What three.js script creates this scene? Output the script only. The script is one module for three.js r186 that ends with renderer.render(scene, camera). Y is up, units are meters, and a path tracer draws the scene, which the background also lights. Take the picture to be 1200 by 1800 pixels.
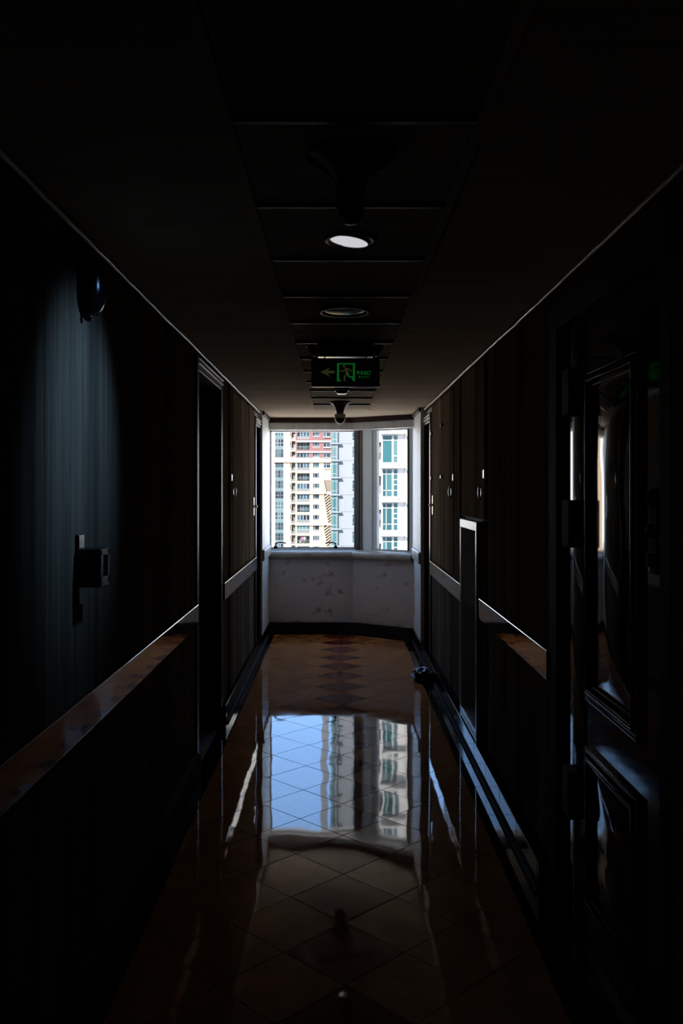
import * as THREE from 'three';
import { RoundedBoxGeometry } from 'three/addons/geometries/RoundedBoxGeometry.js';
import { mergeGeometries, mergeVertices } from 'three/addons/utils/BufferGeometryUtils.js';
import { ImprovedNoise } from 'three/addons/math/ImprovedNoise.js';

// ------------------------------------------------------------------ camera, sky, sun, exposure
const renderer = new THREE.WebGLRenderer({ antialias: true });
renderer.toneMapping = THREE.LinearToneMapping;
renderer.toneMappingExposure = 3.5;
renderer.shadowMap.enabled = true;
const scene = new THREE.Scene();
const EYE = 1.59, FOCAL = 1560;                                    // eye height (m), focal length in pixels of the 1800 px high frame
const camera = new THREE.PerspectiveCamera(2 * Math.atan(900 / FOCAL) * 180 / Math.PI, 1200 / 1800, 0.05, 3000);
camera.position.set(0, EYE, 0);
camera.lookAt(0, EYE, -10);
camera.setViewOffset(1200, 1800, 6, 38, 1200, 1800);               // the vanishing point sits a little left of and above the middle
scene.add(camera);

{ // clear blue sky, paler towards the horizon
  const w = 64, h = 128, d = new Float32Array(w * h * 4);
  const stops = [[0, [1.9, 2.05, 2.2]], [0.12, [1.3, 1.7, 2.3]], [0.24, [0.37, 0.71, 1.36]], [1, [0.42, 0.76, 1.42]]];
  for (let j = 0; j < h; j++) {
    const e = Math.max(0, Math.sin(((j + 0.5) / h - 0.5) * Math.PI));
    let k = 0; while (k < stops.length - 2 && e > stops[k + 1][0]) k++;
    const t = (e - stops[k][0]) / (stops[k + 1][0] - stops[k][0]);
    for (let i = 0; i < w; i++) {
      const o = (j * w + i) * 4;
      for (let c = 0; c < 3; c++) d[o + c] = stops[k][1][c] * (1 - t) + stops[k + 1][1][c] * t;
      d[o + 3] = 1;
    }
  }
  const sky = new THREE.DataTexture(d, w, h, THREE.RGBAFormat, THREE.FloatType);
  sky.mapping = THREE.EquirectangularReflectionMapping; sky.magFilter = THREE.LinearFilter; sky.wrapS = THREE.RepeatWrapping; sky.needsUpdate = true;
  scene.background = sky;
}
const sun = new THREE.DirectionalLight(new THREE.Color().setRGB(1, 0.92, 0.78), 11);
sun.position.set(-90, 170, 120); sun.target.position.set(0, 0, -150);
sun.castShadow = true; sun.shadow.mapSize.set(4096, 4096); sun.shadow.camera.left = -200; sun.shadow.camera.right = 200; sun.shadow.camera.top = 200; sun.shadow.camera.bottom = -200; sun.shadow.camera.far = 900;
scene.add(sun, sun.target);

// ------------------------------------------------------------------ helpers
let seed = 7;
const rnd = () => { seed = (seed * 1664525 + 1013904223) >>> 0; return seed / 4294967296; };
const rr = (a, b) => a + (b - a) * rnd();
const pick = (a) => a[Math.floor(rnd() * a.length)];
const noise = new ImprovedNoise();
const used = new Map();
function numbered(name) { const n = used.get(name) ?? 0; used.set(name, n + 1); return n ? name + '_' + String(n).padStart(3, '0') : name; }
function tag(o, label, category, { group, kind } = {}) { Object.assign(o.userData, { label, category }); if (group) o.userData.group = group; if (kind) o.userData.kind = kind; return o; }
function thing(name, label, category, pos = [0, 0, 0], opt = {}) { const g = new THREE.Group(); g.name = numbered(name); g.position.set(...pos); tag(g, label, category, opt); scene.add(g); return g; }
const struct = (name, label, category, pos) => thing(name, label, category, pos, { kind: 'structure' });
function part(parent, name, geo, mat) { const m = new THREE.Mesh(Array.isArray(geo) ? merge(geo) : geo, mat); m.name = name; m.castShadow = m.receiveShadow = true; parent.add(m); return m; }
const merge = (list) => list.length === 1 ? list[0] : mergeGeometries(list.map((g) => { const k = g.index ? g.toNonIndexed() : g; for (const n of Object.keys(k.attributes)) if (!['position', 'normal', 'uv'].includes(n)) k.deleteAttribute(n); return k; }));
// uv in metres, from the side each face points to
function metreUV(g) {
  g = g.index ? g.toNonIndexed() : g;
  const p = g.attributes.position, n = g.attributes.normal, uv = new Float32Array(p.count * 2);
  for (let i = 0; i < p.count; i += 3) {
    const ax = Math.abs(n.getX(i) + n.getX(i + 1) + n.getX(i + 2)), ay = Math.abs(n.getY(i) + n.getY(i + 1) + n.getY(i + 2)), az = Math.abs(n.getZ(i) + n.getZ(i + 1) + n.getZ(i + 2));
    for (let k = i; k < i + 3; k++) {
      const x = p.getX(k), y = p.getY(k), z = p.getZ(k);
      const [u, v] = ay >= ax && ay >= az ? [z, x] : ax >= az ? [z, y] : [x, y];
      uv[k * 2] = u; uv[k * 2 + 1] = v;
    }
  }
  g.setAttribute('uv', new THREE.BufferAttribute(uv, 2));
  return g;
}
// box between x0..x1, y0..y1 and the distances za..zb in front of the eye (z = -distance)
function box(x0, x1, y0, y1, za, zb, r = 0) {
  const w = x1 - x0, h = y1 - y0, d = zb - za;
  const g = r ? new RoundedBoxGeometry(w, h, d, 3, Math.min(r, w / 2.01, h / 2.01, d / 2.01)) : new THREE.BoxGeometry(w, h, d);
  g.translate((x0 + x1) / 2, (y0 + y1) / 2, -(za + zb) / 2);
  return metreUV(g);
}
// vertical prism over a plan outline [[x, distance], ...]
function prism(points, y0, y1) {
  const s = new THREE.Shape(points.map(([x, d]) => new THREE.Vector2(x, d)));
  const g = new THREE.ExtrudeGeometry(s, { depth: y1 - y0, bevelEnabled: false });
  g.rotateX(-Math.PI / 2); g.translate(0, y0, 0);
  return metreUV(g);
}
function cylinder(r0, r1, h, x, y, z, seg = 32) { const g = new THREE.CylinderGeometry(r0, r1, h, seg); g.translate(x, y, z); return g; }
function lathe(profile, seg = 40) { return new THREE.LatheGeometry(profile.map(([r, y]) => new THREE.Vector2(r, y)), seg); }

// ------------------------------------------------------------------ textures and materials
function texture(w, h, fn, { srgb = false, float = false, repeat = [1, 1] } = {}) {
  const d = float ? new Float32Array(w * h * 4) : new Uint8Array(w * h * 4);
  for (let j = 0; j < h; j++) for (let i = 0; i < w; i++) {
    const v = fn(i / w, j / h), c = Array.isArray(v) ? v : [v, v, v], o = (j * w + i) * 4;
    for (let k = 0; k < 3; k++) d[o + k] = float ? c[k] : Math.max(0, Math.min(255, c[k] * 255));
    d[o + 3] = float ? 1 : 255;
  }
  const t = new THREE.DataTexture(d, w, h, THREE.RGBAFormat, float ? THREE.FloatType : THREE.UnsignedByteType);
  t.magFilter = THREE.LinearFilter; t.wrapS = t.wrapT = THREE.RepeatWrapping; if (srgb) t.colorSpace = THREE.SRGBColorSpace;
  t.repeat.set(...repeat); t.needsUpdate = true;
  return t;
}
// tileable noise: n cells across, m cells up
function tn(u, v, n, m, s = 0) {
  const mixed = (a, b, t) => a + (b - a) * t;
  const f = (x, y) => noise.noise(x * n + s * 7.31, y * m + s * 3.17, s + 0.37);
  return mixed(mixed(f(u, v), f(u - 1, v), u), mixed(f(u, v - 1), f(u - 1, v - 1), u), v);
}
const col = (r, g, b) => new THREE.Color().setRGB(r, g, b);
const std = (c, roughness = 0.6, extra = {}) => new THREE.MeshStandardMaterial({ color: col(...c), roughness, ...extra });
const phys = (c, roughness = 0.3, extra = {}) => new THREE.MeshPhysicalMaterial({ color: col(...c), roughness, ...extra });

const grain = texture(512, 512, (u, v) => {
  const g = 0.62 + 0.2 * tn(u, v, 34, 2, 1) + 0.14 * tn(u, v, 90, 4, 2) + 0.22 * tn(u, v, 6, 1, 3) + 0.06 * tn(u, v, 180, 24, 4);
  return [g, g * 0.97, g * 0.93];
}, { srgb: true, repeat: [0.8, 0.42] });
const scuffedGrain = texture(512, 512, (u, v) => {                  // the same veneer rubbed pale in long upright scratches
  let g = 0.62 + 0.2 * tn(u, v, 34, 2, 1) + 0.14 * tn(u, v, 90, 4, 2) + 0.22 * tn(u, v, 6, 1, 3);
  g += Math.max(0, tn(u, v, 22, 2, 51) - 0.22) * 1.1 + Math.max(0, tn(u, v, 70, 5, 52) - 0.4) * 0.8;
  return [g, g * 0.97, g * 0.93];
}, { srgb: true, repeat: [0.8, 0.42] });
const grainBump = texture(256, 256, (u, v) => 0.5 + 0.4 * tn(u, v, 60, 3, 2), { repeat: [0.8, 0.42] });
const streaks = texture(512, 512, (u, v) => { const g = 0.86 + 0.1 * tn(u, v, 70, 3, 5) + 0.08 * tn(u, v, 20, 2, 6) + 0.1 * tn(u, v, 4, 4, 7); return [g, g, g * 0.99]; }, { srgb: true, repeat: [0.9, 0.6] });
const grime = texture(512, 512, (u, v) => {                         // scuffs and soot smears on the white paint
  const soft = tn(u, v, 5, 5, 11), spots = tn(u, v, 17, 15, 12) + 0.45 * tn(u, v, 44, 34, 13), drag = tn(u, v, 40, 6, 14);
  let g = 0.93 + 0.05 * soft;
  const s = Math.max(0, spots - 0.22 + 0.45 * soft + 0.3 * (0.5 - v)); g -= Math.min(0.34, s * 0.62);
  const t = Math.max(0, drag - 0.42 + 0.2 * soft); g -= Math.min(0.25, t * 0.9);
  return [g, g * 0.985, g * 0.98];
}, { srgb: true, repeat: [0.9, 1.0] });
const waves = texture(256, 256, (u, v) => {
  let s = 0; const T = Math.PI * 2;
  for (const [a, b, p, k] of [[3, 2, 0.3, 1], [5, -4, 1.7, 0.8], [7, 5, 4.1, 0.55], [-4, 9, 2.2, 0.5], [11, 3, 5.5, 0.3], [2, 12, 0.9, 0.3]]) s += k * Math.sin(T * (a * u + b * v) + p);
  return 0.5 + 0.14 * s;
}, { float: true, repeat: [0.5, 0.5] });
const mottle = texture(256, 256, (u, v) => { const g = 0.86 + 0.12 * tn(u, v, 8, 8, 21) + 0.08 * tn(u, v, 30, 30, 22); return [g, g * 0.98, g * 0.95]; }, { srgb: true, repeat: [1.1, 1.1] });
const facadeStain = texture(256, 256, (u, v) => { const g = 0.95 + 0.04 * tn(u, v, 30, 4, 31) + 0.04 * tn(u, v, 6, 6, 32); return [g, g, g]; }, { srgb: true, repeat: [0.12, 0.08] });

const M = {
  veneer: phys([0.36, 0.26, 0.18], 0.75, { map: grain, bumpMap: grainBump, bumpScale: 0.0006, specularIntensity: 0 }),
  lowerVeneer: phys([0.42, 0.35, 0.29], 0.8, { map: grain, bumpMap: grainBump, bumpScale: 0.0005, specularIntensity: 0 }),
  doorWood: phys([0.1, 0.055, 0.032], 0.35, { map: grain, bumpMap: grainBump, bumpScale: 0.0004, clearcoat: 0.5, clearcoatRoughness: 0.15 }),
  casing: phys([0.13, 0.085, 0.05], 0.45, { map: grain, specularIntensity: 0.6 }),
  frameWood: phys([0.03, 0.016, 0.009], 0.5, { specularIntensity: 0.3 }),
  scuffed: phys([0.58, 0.44, 0.32], 0.75, { map: scuffedGrain, bumpMap: grainBump, bumpScale: 0.0006, specularIntensity: 0 }),
  addedMattBoard: phys([0.02, 0.014, 0.01], 0.8, { map: grain, specularIntensity: 0.1 }),
  paint: std([0.88, 0.87, 0.87], 0.6, { map: grime }),
  cleanPaint: std([0.88, 0.88, 0.88], 0.5, { map: streaks }),
  ceiling: phys([0.68, 0.56, 0.44], 0.85, { map: streaks, specularIntensity: 0 }),
  ceilingPanel: phys([0.56, 0.46, 0.36], 0.85, { map: streaks, specularIntensity: 0 }),
  rail: phys([0.5, 0.41, 0.32], 0.6, { specularIntensity: 0 }),
  void: std([0.03, 0.03, 0.03], 0.9),
  plaster: std([0.4, 0.39, 0.37], 0.9),
  cornice: phys([0.72, 0.66, 0.55], 0.35, { specularIntensity: 0.6 }),
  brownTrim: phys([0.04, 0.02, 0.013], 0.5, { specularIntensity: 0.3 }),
  steel: std([0.74, 0.71, 0.67], 0.06, { metalness: 1, bumpMap: waves, bumpScale: 0.0011 }),
  blackStone: phys([0.005, 0.005, 0.006], 0.035, { ior: 1.45, specularIntensity: 0.4, bumpMap: waves, bumpScale: 0.0003 }),
  grout: std([0.05, 0.035, 0.025], 0.8),
  sill: phys([0.6, 0.57, 0.52], 0.35, { map: mottle }),
  alu: phys([0.62, 0.64, 0.66], 0.35, { metalness: 0.25 }),
  aluPale: phys([0.72, 0.76, 0.76], 0.45),
  bronze: phys([0.025, 0.019, 0.013], 0.45),
  bronzeBrown: phys([0.12, 0.09, 0.06], 0.45),
  blackPlastic: phys([0.008, 0.008, 0.008], 0.2, { specularIntensity: 0.6 }),
  sounder: phys([0.004, 0.004, 0.004], 0.16, { specularIntensity: 0.3 }),
  mattBlack: std([0.008, 0.008, 0.007], 0.9),
  greyPlastic: phys([0.7, 0.7, 0.67], 0.35),
  darkPlastic: phys([0.06, 0.05, 0.045], 0.4),
  chrome: std([0.85, 0.83, 0.78], 0.15, { metalness: 1 }),
  securityPaint: phys([0.008, 0.009, 0.007], 0.06, { ior: 1.5 }),
  jambPaint: phys([0.008, 0.009, 0.007], 0.8, { specularIntensity: 0.1 }),
  glass: phys([1, 1, 1], 0, { transmission: 1, thickness: 0, ior: 1.45 }),
  bag: phys([0.01, 0.011, 0.014], 0.18, { ior: 1.6, flatShading: true }),
};
const tileTones = [[0.6, 0.245, 0.075], [0.64, 0.265, 0.085], [0.56, 0.22, 0.068], [0.62, 0.255, 0.085]].map((c) => phys(c, 0.03, { map: mottle, ior: 1.5, specularIntensity: 0.6,  bumpMap: waves, bumpScale: 0.00042 }));
const redTones = [[0.27, 0.05, 0.032], [0.24, 0.044, 0.03]].map((c) => phys(c, 0.03, { map: mottle, ior: 1.5, specularIntensity: 0.6,  bumpMap: waves, bumpScale: 0.00042 }));

// ------------------------------------------------------------------ the corridor: plan
// left wall x = -0.80, right wall x = 0.85; window bay at the far end with a kink in the end wall
const CEIL = 2.394;                                                // underside of the middle panels
const L = -0.80, R = 0.85, TOP = 2.40, END = 9.9, BACK = -2.6;
const BAYL = -0.77, BAYR = 0.804, KINK = [0.165, END], CORNER = [BAYR, 9.45];
const DIR = [0.818, -0.575];                                       // the slanting end wall, in (x, distance)
const OUT = [0.575, 0.818];                                        // and outwards from it

// ---- floor: diagonal tiles, each a piece of its own, on a grout bed
{
  const floor = struct('floor', 'polished orange and red diagonal tile floor of the corridor', 'floor');
  part(floor, 'floor_slab', box(-1.1, 1.15, -0.3, -0.004, BACK - 0.2, END + 0.3), M.grout);
  const area = [[-0.70, BACK], [0.69, BACK], [0.70, 9.36], [0.13, 9.79], [-0.70, 9.79]];
  const clip = (poly) => {
    let out = poly;
    for (let i = 0; i < area.length && out.length; i++) {
      const [ax, ay] = area[i], [bx, by] = area[(i + 1) % area.length], inside = ([x, y]) => (bx - ax) * (y - ay) - (by - ay) * (x - ax);
      const inp = out; out = [];
      for (let k = 0; k < inp.length; k++) {
        const p = inp[k], q = inp[(k + 1) % inp.length], dp = inside(p), dq = inside(q);
        if (dp >= 0) out.push(p);
        if (dp * dq < 0) { const t = dp / (dp - dq); out.push([p[0] + (q[0] - p[0]) * t, p[1] + (q[1] - p[1]) * t]); }
      }
    }
    return out;
  };
  const shoelace = (p) => Math.abs(p.reduce((s, [x, y], i) => { const [a, b] = p[(i + 1) % p.length]; return s + x * b - a * y; }, 0) / 2);
  const half = 0.207, cx0 = 0.022, d0 = 8.437;
  // a flat slab with a small arris over outline p (x, distance), set about its own centre
  const slab = (p, name, mat, parent, tilt) => {
    const c = p.reduce((s, q) => [s[0] + q[0] / p.length, s[1] + q[1] / p.length], [0, 0]);
    const ring = (k) => p.map(([x, d]) => { const dx = x - c[0], dd = d - c[1], l = Math.hypot(dx, dd) || 1, f = Math.max(0, 1 - k / l); return [dx * f, dd * f]; });
    const top = ring(0.0032), rim = ring(0.0016), pos = [], uv = [], nor = [];
    const tri = (a, b, cc, n) => { for (const v of [a, b, cc]) { pos.push(...v); uv.push(v[0] + c[0], v[2] - c[1]); nor.push(...n); } };
    for (let i = 0; i < p.length; i++) {
      const j = (i + 1) % p.length, a = top[i], b = top[j], ra = rim[i], rb = rim[j];
      tri([0, 0, 0], [a[0], 0, -a[1]], [b[0], 0, -b[1]], [0, 1, 0]);
      const ex = b[0] - a[0], ed = b[1] - a[1], l = Math.hypot(ex, ed) || 1, n = [ed / l * 0.7, 0.7, ex / l * 0.7];
      tri([a[0], 0, -a[1]], [ra[0], -0.0014, -ra[1]], [rb[0], -0.0014, -rb[1]], n);
      tri([a[0], 0, -a[1]], [rb[0], -0.0014, -rb[1]], [b[0], 0, -b[1]], n);
      const m = [ed / l, 0, ex / l];
      tri([ra[0], -0.0014, -ra[1]], [ra[0], -0.008, -ra[1]], [rb[0], -0.008, -rb[1]], m);
      tri([ra[0], -0.0014, -ra[1]], [rb[0], -0.008, -rb[1]], [rb[0], -0.0014, -rb[1]], m);
    }
    const g = new THREE.BufferGeometry();
    g.setAttribute('position', new THREE.Float32BufferAttribute(pos, 3)); g.setAttribute('normal', new THREE.Float32BufferAttribute(nor, 3)); g.setAttribute('uv', new THREE.Float32BufferAttribute(uv, 2));
    const m = part(parent, name, g, mat);
    m.position.set(c[0], 0, -c[1]); m.rotation.set(rr(-tilt, tilt), 0, rr(-tilt, tilt));
    return m;
  };
  for (let a = -2; a <= 2; a += 0.5) for (let b = -28; b <= 5; b += 0.5) {
    if ((a * 2 + b * 2) % 2) continue;                             // centres of a diagonal grid
    const cx = cx0 + a * 2 * half, cd = d0 + b * 2 * half;
    const p = clip([[cx - half, cd], [cx, cd - half], [cx + half, cd], [cx, cd + half]]);
    if (p.length < 3 || shoelace(p) < 0.0006) continue;
    slab(p, 'floor_tile', a === 0 ? pick(redTones) : pick(tileTones), floor, 0.0016);
  }
  const step = 0.41, first = 4.35 - Math.floor((4.35 - BACK) / step) * step;
  for (let d = first - step; d < 9.9; d += step) {                 // black stone borders along both walls
    const a = Math.max(d, BACK), b0 = Math.min(d + step, END);
    if (b0 - a < 0.02) continue;
    slab([[-0.80, a], [-0.702, a], [-0.702, b0], [-0.80, b0]], 'border_stone', M.blackStone, floor, 0.0006);
    const b1 = Math.min(b0, 9.62); if (b1 - a > 0.02) slab([[0.692, a], [0.85, a], [0.85, b1], [0.692, b1]], 'border_stone', M.blackStone, floor, 0.0006);
  }
  slab([[-0.70, 9.79], [0.13, 9.79], [0.17, 9.9], [-0.70, 9.9]], 'border_stone', M.blackStone, floor, 0.0004);
  slab([[0.132, 9.788], [0.69, 9.37], [0.78, 9.47], [0.172, 9.9]], 'border_stone', M.blackStone, floor, 0.0004);
}

// ---- skirting: pieces of black polished stone
function skirting(name, label, x0, x1, runs, wooden = []) {
  const s = struct(name, label, 'skirting'), step = 0.41;
  for (const [a, b] of runs) for (let d = 4.35 - Math.ceil((4.35 - a) / step) * step; d < b; d += step) {
    const p = Math.max(a, d) + 0.001, q = Math.min(b, d + step) - 0.001;
    if (q - p > 0.02) part(s, 'joint_strip', box(x0 < 0 ? x1 : x0 - 0.016, x0 < 0 ? x1 + 0.016 : x0, 0.001, 0.014, p, q, 0.003), M.mattBlack);
    if (q - p > 0.02) part(s, 'skirting_stone', box(x0, x1, 0.0015, 0.12, p, q, 0.004), M.blackStone);
  }
  for (const [a, b] of wooden) part(s, 'added_matt_board', box(x0, x1, 0.0015, 0.12, a, b, 0.004), M.addedMattBoard);  // matt boards put in place of the stone to remove its reflections
  return s;
}
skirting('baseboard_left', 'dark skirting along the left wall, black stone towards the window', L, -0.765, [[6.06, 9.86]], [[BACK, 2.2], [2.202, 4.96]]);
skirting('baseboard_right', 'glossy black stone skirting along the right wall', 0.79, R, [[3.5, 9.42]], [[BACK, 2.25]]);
{
  const s = struct('baseboard_end', 'chipped black stone skirting under the window wall', 'skirting');
  const chips = texture(256, 256, (u, v) => { const n = tn(u, v, 9, 7, 41) + 0.7 * tn(u, v, 30, 26, 42); return n > 0.52 ? [0.42, 0.41, 0.4] : [0.1, 0.1, 0.1]; }, { srgb: true, repeat: [2.2, 3.5] });
  const stone = phys([1, 1, 1], 0.4, { map: chips });
  for (const [a, b] of [[-0.765, -0.4], [-0.398, 0.0], [0.002, 0.15]]) part(s, 'skirting_stone', box(a, b, 0.0015, 0.12, 9.865, END + 0.01), stone);
  const k = [KINK[0] - 0.012, KINK[1] - 0.035];
  for (const [a, b] of [[0, 0.38], [0.382, 0.75]]) part(s, 'skirting_stone', prism([[k[0] + DIR[0] * a, k[1] + DIR[1] * a], [k[0] + DIR[0] * b, k[1] + DIR[1] * b], [k[0] + DIR[0] * b + OUT[0] * 0.05, k[1] + DIR[1] * b + OUT[1] * 0.05], [k[0] + DIR[0] * a + OUT[0] * 0.05, k[1] + DIR[1] * a + OUT[1] * 0.05]], 0.0015, 0.12), stone);
}

// ---- side walls: a wall behind, an inner layer with the openings, and veneer boards on it
function sideWall(name, label, side, x, openings, boards, bay) {
  const w = struct(name, label, 'wall'), q = side * 0.012;
  const X = (a, b) => side < 0 ? [x - b, x - a] : [x + a, x + b];  // a, b metres into the wall
  const g = [box(...X(0.17, 0.4), -0.1, 2.7, BACK - 0.2, END + 0.35)];
  let at = BACK - 0.2;
  for (const [a, b, h] of [...openings, [bay, bay, 0]]) {
    if (a > at) g.push(box(...X(0.013, 0.17), -0.02, 2.7, at, a));
    if (b > a) g.push(box(...X(0.013, 0.17), h, 2.7, a, b));
    at = b;
  }
  part(w, 'wall_core', g, M.plaster);
  for (const [a, b, y0, y1, mat = 'veneer', lift = 0] of boards) part(w, 'wall_board', box(...X(-lift, 0.013), y0, y1, a, b, 0.002), M[mat]);
  for (const [a, b, h] of openings) if (h === 2.37) part(w, 'slot_back', box(...X(0.1, 0.12), 0, h, a, b), M.veneer);   // deep slots between the boards
  const inner = side < 0 ? BAYL : BAYR;
  part(w, 'bay_wall', box(...(side < 0 ? [inner - 0.3, inner] : [inner, inner + 0.35]), -0.02, 2.7, bay, END + 0.35, 0.004), M.cleanPaint);
  return w;
}
const D1 = [5.02, 6.02], D2 = [8.56, 9.03], D3 = [8.14, 8.66], D4 = [2.33, 3.42], CAB = [5.3, 5.95];
sideWall('wall_left', 'dark veneered corridor wall on the left', -1, L, [[D1[0], D1[1], 2.31], [6.43, 6.56, 2.37], [8.44, 8.5, 2.37], [D2[0], D2[1], 2.26]],
  [[BACK, 1.2, 0.1, 2.4], [1.203, 2.42, 0.1, 2.4], [2.423, 3.64, 0.1, 2.4], [3.643, 4.95, 0.1, 2.4], [6.1, 6.43, 0.1, 2.4],
    [6.56, 8.44, 0.1, 0.83, 'lowerVeneer'], [6.56, 8.44, 0.83, 0.97], [6.56, 8.44, 2.34, 2.4], [4.95, 6.1, 2.36, 2.4], [8.5, 9.03, 2.36, 2.4]], 9.03);
sideWall('wall_right', 'dark veneered corridor wall on the right with cabinets', 1, R, [[D4[0], D4[1], 2.24], [5.04, 5.12, 2.37], [CAB[0], CAB[1], 1.37], [6.08, 6.2, 2.37], [D3[0], D3[1], 2.26]],
  [[BACK, 1.0, 0.1, 2.4], [1.003, 2.27, 0.1, 2.4], [3.52, 4.53, 0.1, 2.4], [4.54, 5.04, 0.1, 2.4], [5.12, 5.26, 0.1, 1.41], [5.99, 6.08, 0.1, 1.41],
    [6.2, 6.52, 0.83, 2.4], [6.2, 8.02, 0.1, 0.83, 'lowerVeneer'], [6.52, 8.02, 0.83, 0.97], [6.52, 8.02, 2.34, 2.4], [5.12, 6.08, 2.36, 2.4], [2.27, 3.52, 2.3, 2.4], [8.02, 8.66, 2.36, 2.4]], 8.66);
{
  const w = struct('wall_back', 'plain wall closing the corridor behind the viewer', 'wall');
  part(w, 'wall_core', box(-1.3, 1.35, -0.1, 2.7, BACK - 0.3, BACK), M.plaster);
}

// ---- ceiling: side fields, two rails and a run of lay-in panels down the middle
{
  const c = struct('ceiling', 'beige corridor ceiling with a middle run of square panels', 'ceiling');
  part(c, 'ceiling_slab', box(-1.3, 1.35, 2.46, 2.7, BACK - 0.3, END + 0.4), M.void);
  part(c, 'ceiling_field', box(-0.86, -0.256, TOP, 2.47, BACK, 8.84), M.ceiling);
  part(c, 'ceiling_field', box(0.326, 0.9, TOP, 2.47, BACK, 8.84), M.ceiling);
  part(c, 'ceiling_field', box(-0.86, 0.95, TOP, 2.47, 8.84, END + 0.02), M.ceiling);
  for (const x of [-0.256, 0.3]) part(c, 'ceiling_rail', box(x, x + 0.026, TOP - 0.01, 2.44, BACK, 8.83, 0.003), M.rail);
  for (let k = -8; k < 11; k++) {
    const a = 2.486 + 0.575 * k + 0.009, b = a + 0.557;
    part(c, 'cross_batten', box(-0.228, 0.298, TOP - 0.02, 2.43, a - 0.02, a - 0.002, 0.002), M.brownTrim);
    part(c, 'ceiling_panel', box(-0.228, 0.298, CEIL, 2.42, a, b, 0.002), M.ceilingPanel);
  }
}

// ---- end wall with its window openings: below the sill and above the windows
const along = (s, o = 0) => [KINK[0] + DIR[0] * s + OUT[0] * o, KINK[1] + DIR[1] * s + OUT[1] * o];
function bend(o0, o1, y0, y1, s1 = 0.78) {                          // band following the kinked end wall, from o0 to o1 metres outwards
  const k0 = [KINK[0] + o0 * 0.297, KINK[1] + o0], k1 = [KINK[0] + o1 * 0.297, KINK[1] + o1];
  return [prism([[BAYL - 0.02, END + o0], k0, k1, [BAYL - 0.02, END + o1]], y0, y1), prism([k0, along(s1, o0), along(s1 + 0.06, o1), k1], y0, y1)];
}
{
  const w = struct('wall_end', 'scuffed white wall below and above the window', 'wall');
  const low = bend(0, 0.25, -0.02, 0.9), high = bend(0, 0.25, 2.266, 2.7);
  part(w, 'apron_wall', low[0], M.paint); part(w, 'apron_wall', low[1], M.paint);
  part(w, 'lintel', high[0], M.cleanPaint); part(w, 'lintel', high[1], M.cleanPaint);
}
{
  const s = struct('trim_1', 'rounded stone window sill with worn nosing', 'sill');
  const top = bend(-0.02, 0.25, 0.895, 0.918);
  for (const g of top) part(s, 'sill_slab', g, M.sill);
  const nose = (a, b) => { const v = new THREE.Vector3(b[0] - a[0], 0, -(b[1] - a[1])), g = new THREE.CylinderGeometry(0.046, 0.046, v.length() + 0.006, 24); g.rotateZ(Math.PI / 2); g.rotateY(Math.atan2(-v.z, v.x)); g.scale(1, 1, 1); g.translate((a[0] + b[0]) / 2, 0.868, -(a[1] + b[1]) / 2); return metreUV(g); };
  part(s, 'sill_nose', nose([BAYL, END - 0.02], [KINK[0] - 0.004, END - 0.02]), M.sill);
  part(s, 'sill_nose', nose([KINK[0], END - 0.02], along(0.775, -0.02)), M.sill);
  part(s, 'sill_return', box(BAYL - 0.01, BAYL + 0.022, 0.868, 0.985, 9.035, END - 0.01, 0.012), M.sill);
  part(s, 'sill_return', box(BAYR - 0.022, BAYR + 0.01, 0.868, 0.985, 8.665, 9.44, 0.012), M.sill);
}
{
  const s = struct('trim_2', 'dark brown moulding where ceiling meets the window wall', 'trim');
  for (const g of bend(-0.03, 0.02, 2.345, 2.402)) part(s, 'moulding', g, M.brownTrim);
  part(s, 'moulding', box(BAYL - 0.01, BAYL + 0.02, 2.36, 2.402, 9.05, END, 0.006), M.brownTrim);
  part(s, 'moulding', box(BAYR - 0.02, BAYR + 0.01, 2.36, 2.402, 8.66, 9.46, 0.006), M.brownTrim);
}
// thin uneven bead of sealant-like moulding along each wall under the ceiling
for (const [name, label, x, b] of [['trim_3', 'thin uneven cream bead under the ceiling, left wall', L + 0.009, 9.0], ['trim_4', 'thin uneven cream bead under the ceiling, right wall', R - 0.009, 8.64]]) {
  const s = struct(name, label, 'trim'), pts = [];
  for (let d = BACK; d <= b; d += 0.06) pts.push(new THREE.Vector3(x + 0.003 * noise.noise(d * 2.1, x, 0.3), 2.379 + 0.0045 * noise.noise(d * 1.3, 4, x) + 0.003 * noise.noise(d * 7, 9, x), -d));
  const g = new THREE.TubeGeometry(new THREE.CatmullRomCurve3(pts), 420, 0.0085, 8, false);
  part(s, 'bead', g, M.cornice);
}
// polished steel dado bands
for (const [name, label, x0, x1, a, b] of [
  ['trim_5', 'polished steel dado band on the near left wall, mirroring orange floor', L - 0.002, L + 0.022, BACK, 4.96],
  ['trim_6', 'steel dado band between the two left doorways', L - 0.002, L + 0.024, 6.09, 8.5],
  ['trim_7', 'polished steel dado band on the right beside the dark panelled door', R - 0.022, R + 0.002, 3.53, 5.27],
  ['trim_8', 'steel dado band on the right near the window', R - 0.024, R + 0.002, 6.0, 8.03]]) {
  const s = struct(name, label, 'dado band');
  part(s, 'band', box(x0, x1, 0.835, 0.953, a, b, 0.003), M.steel);
}

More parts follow.
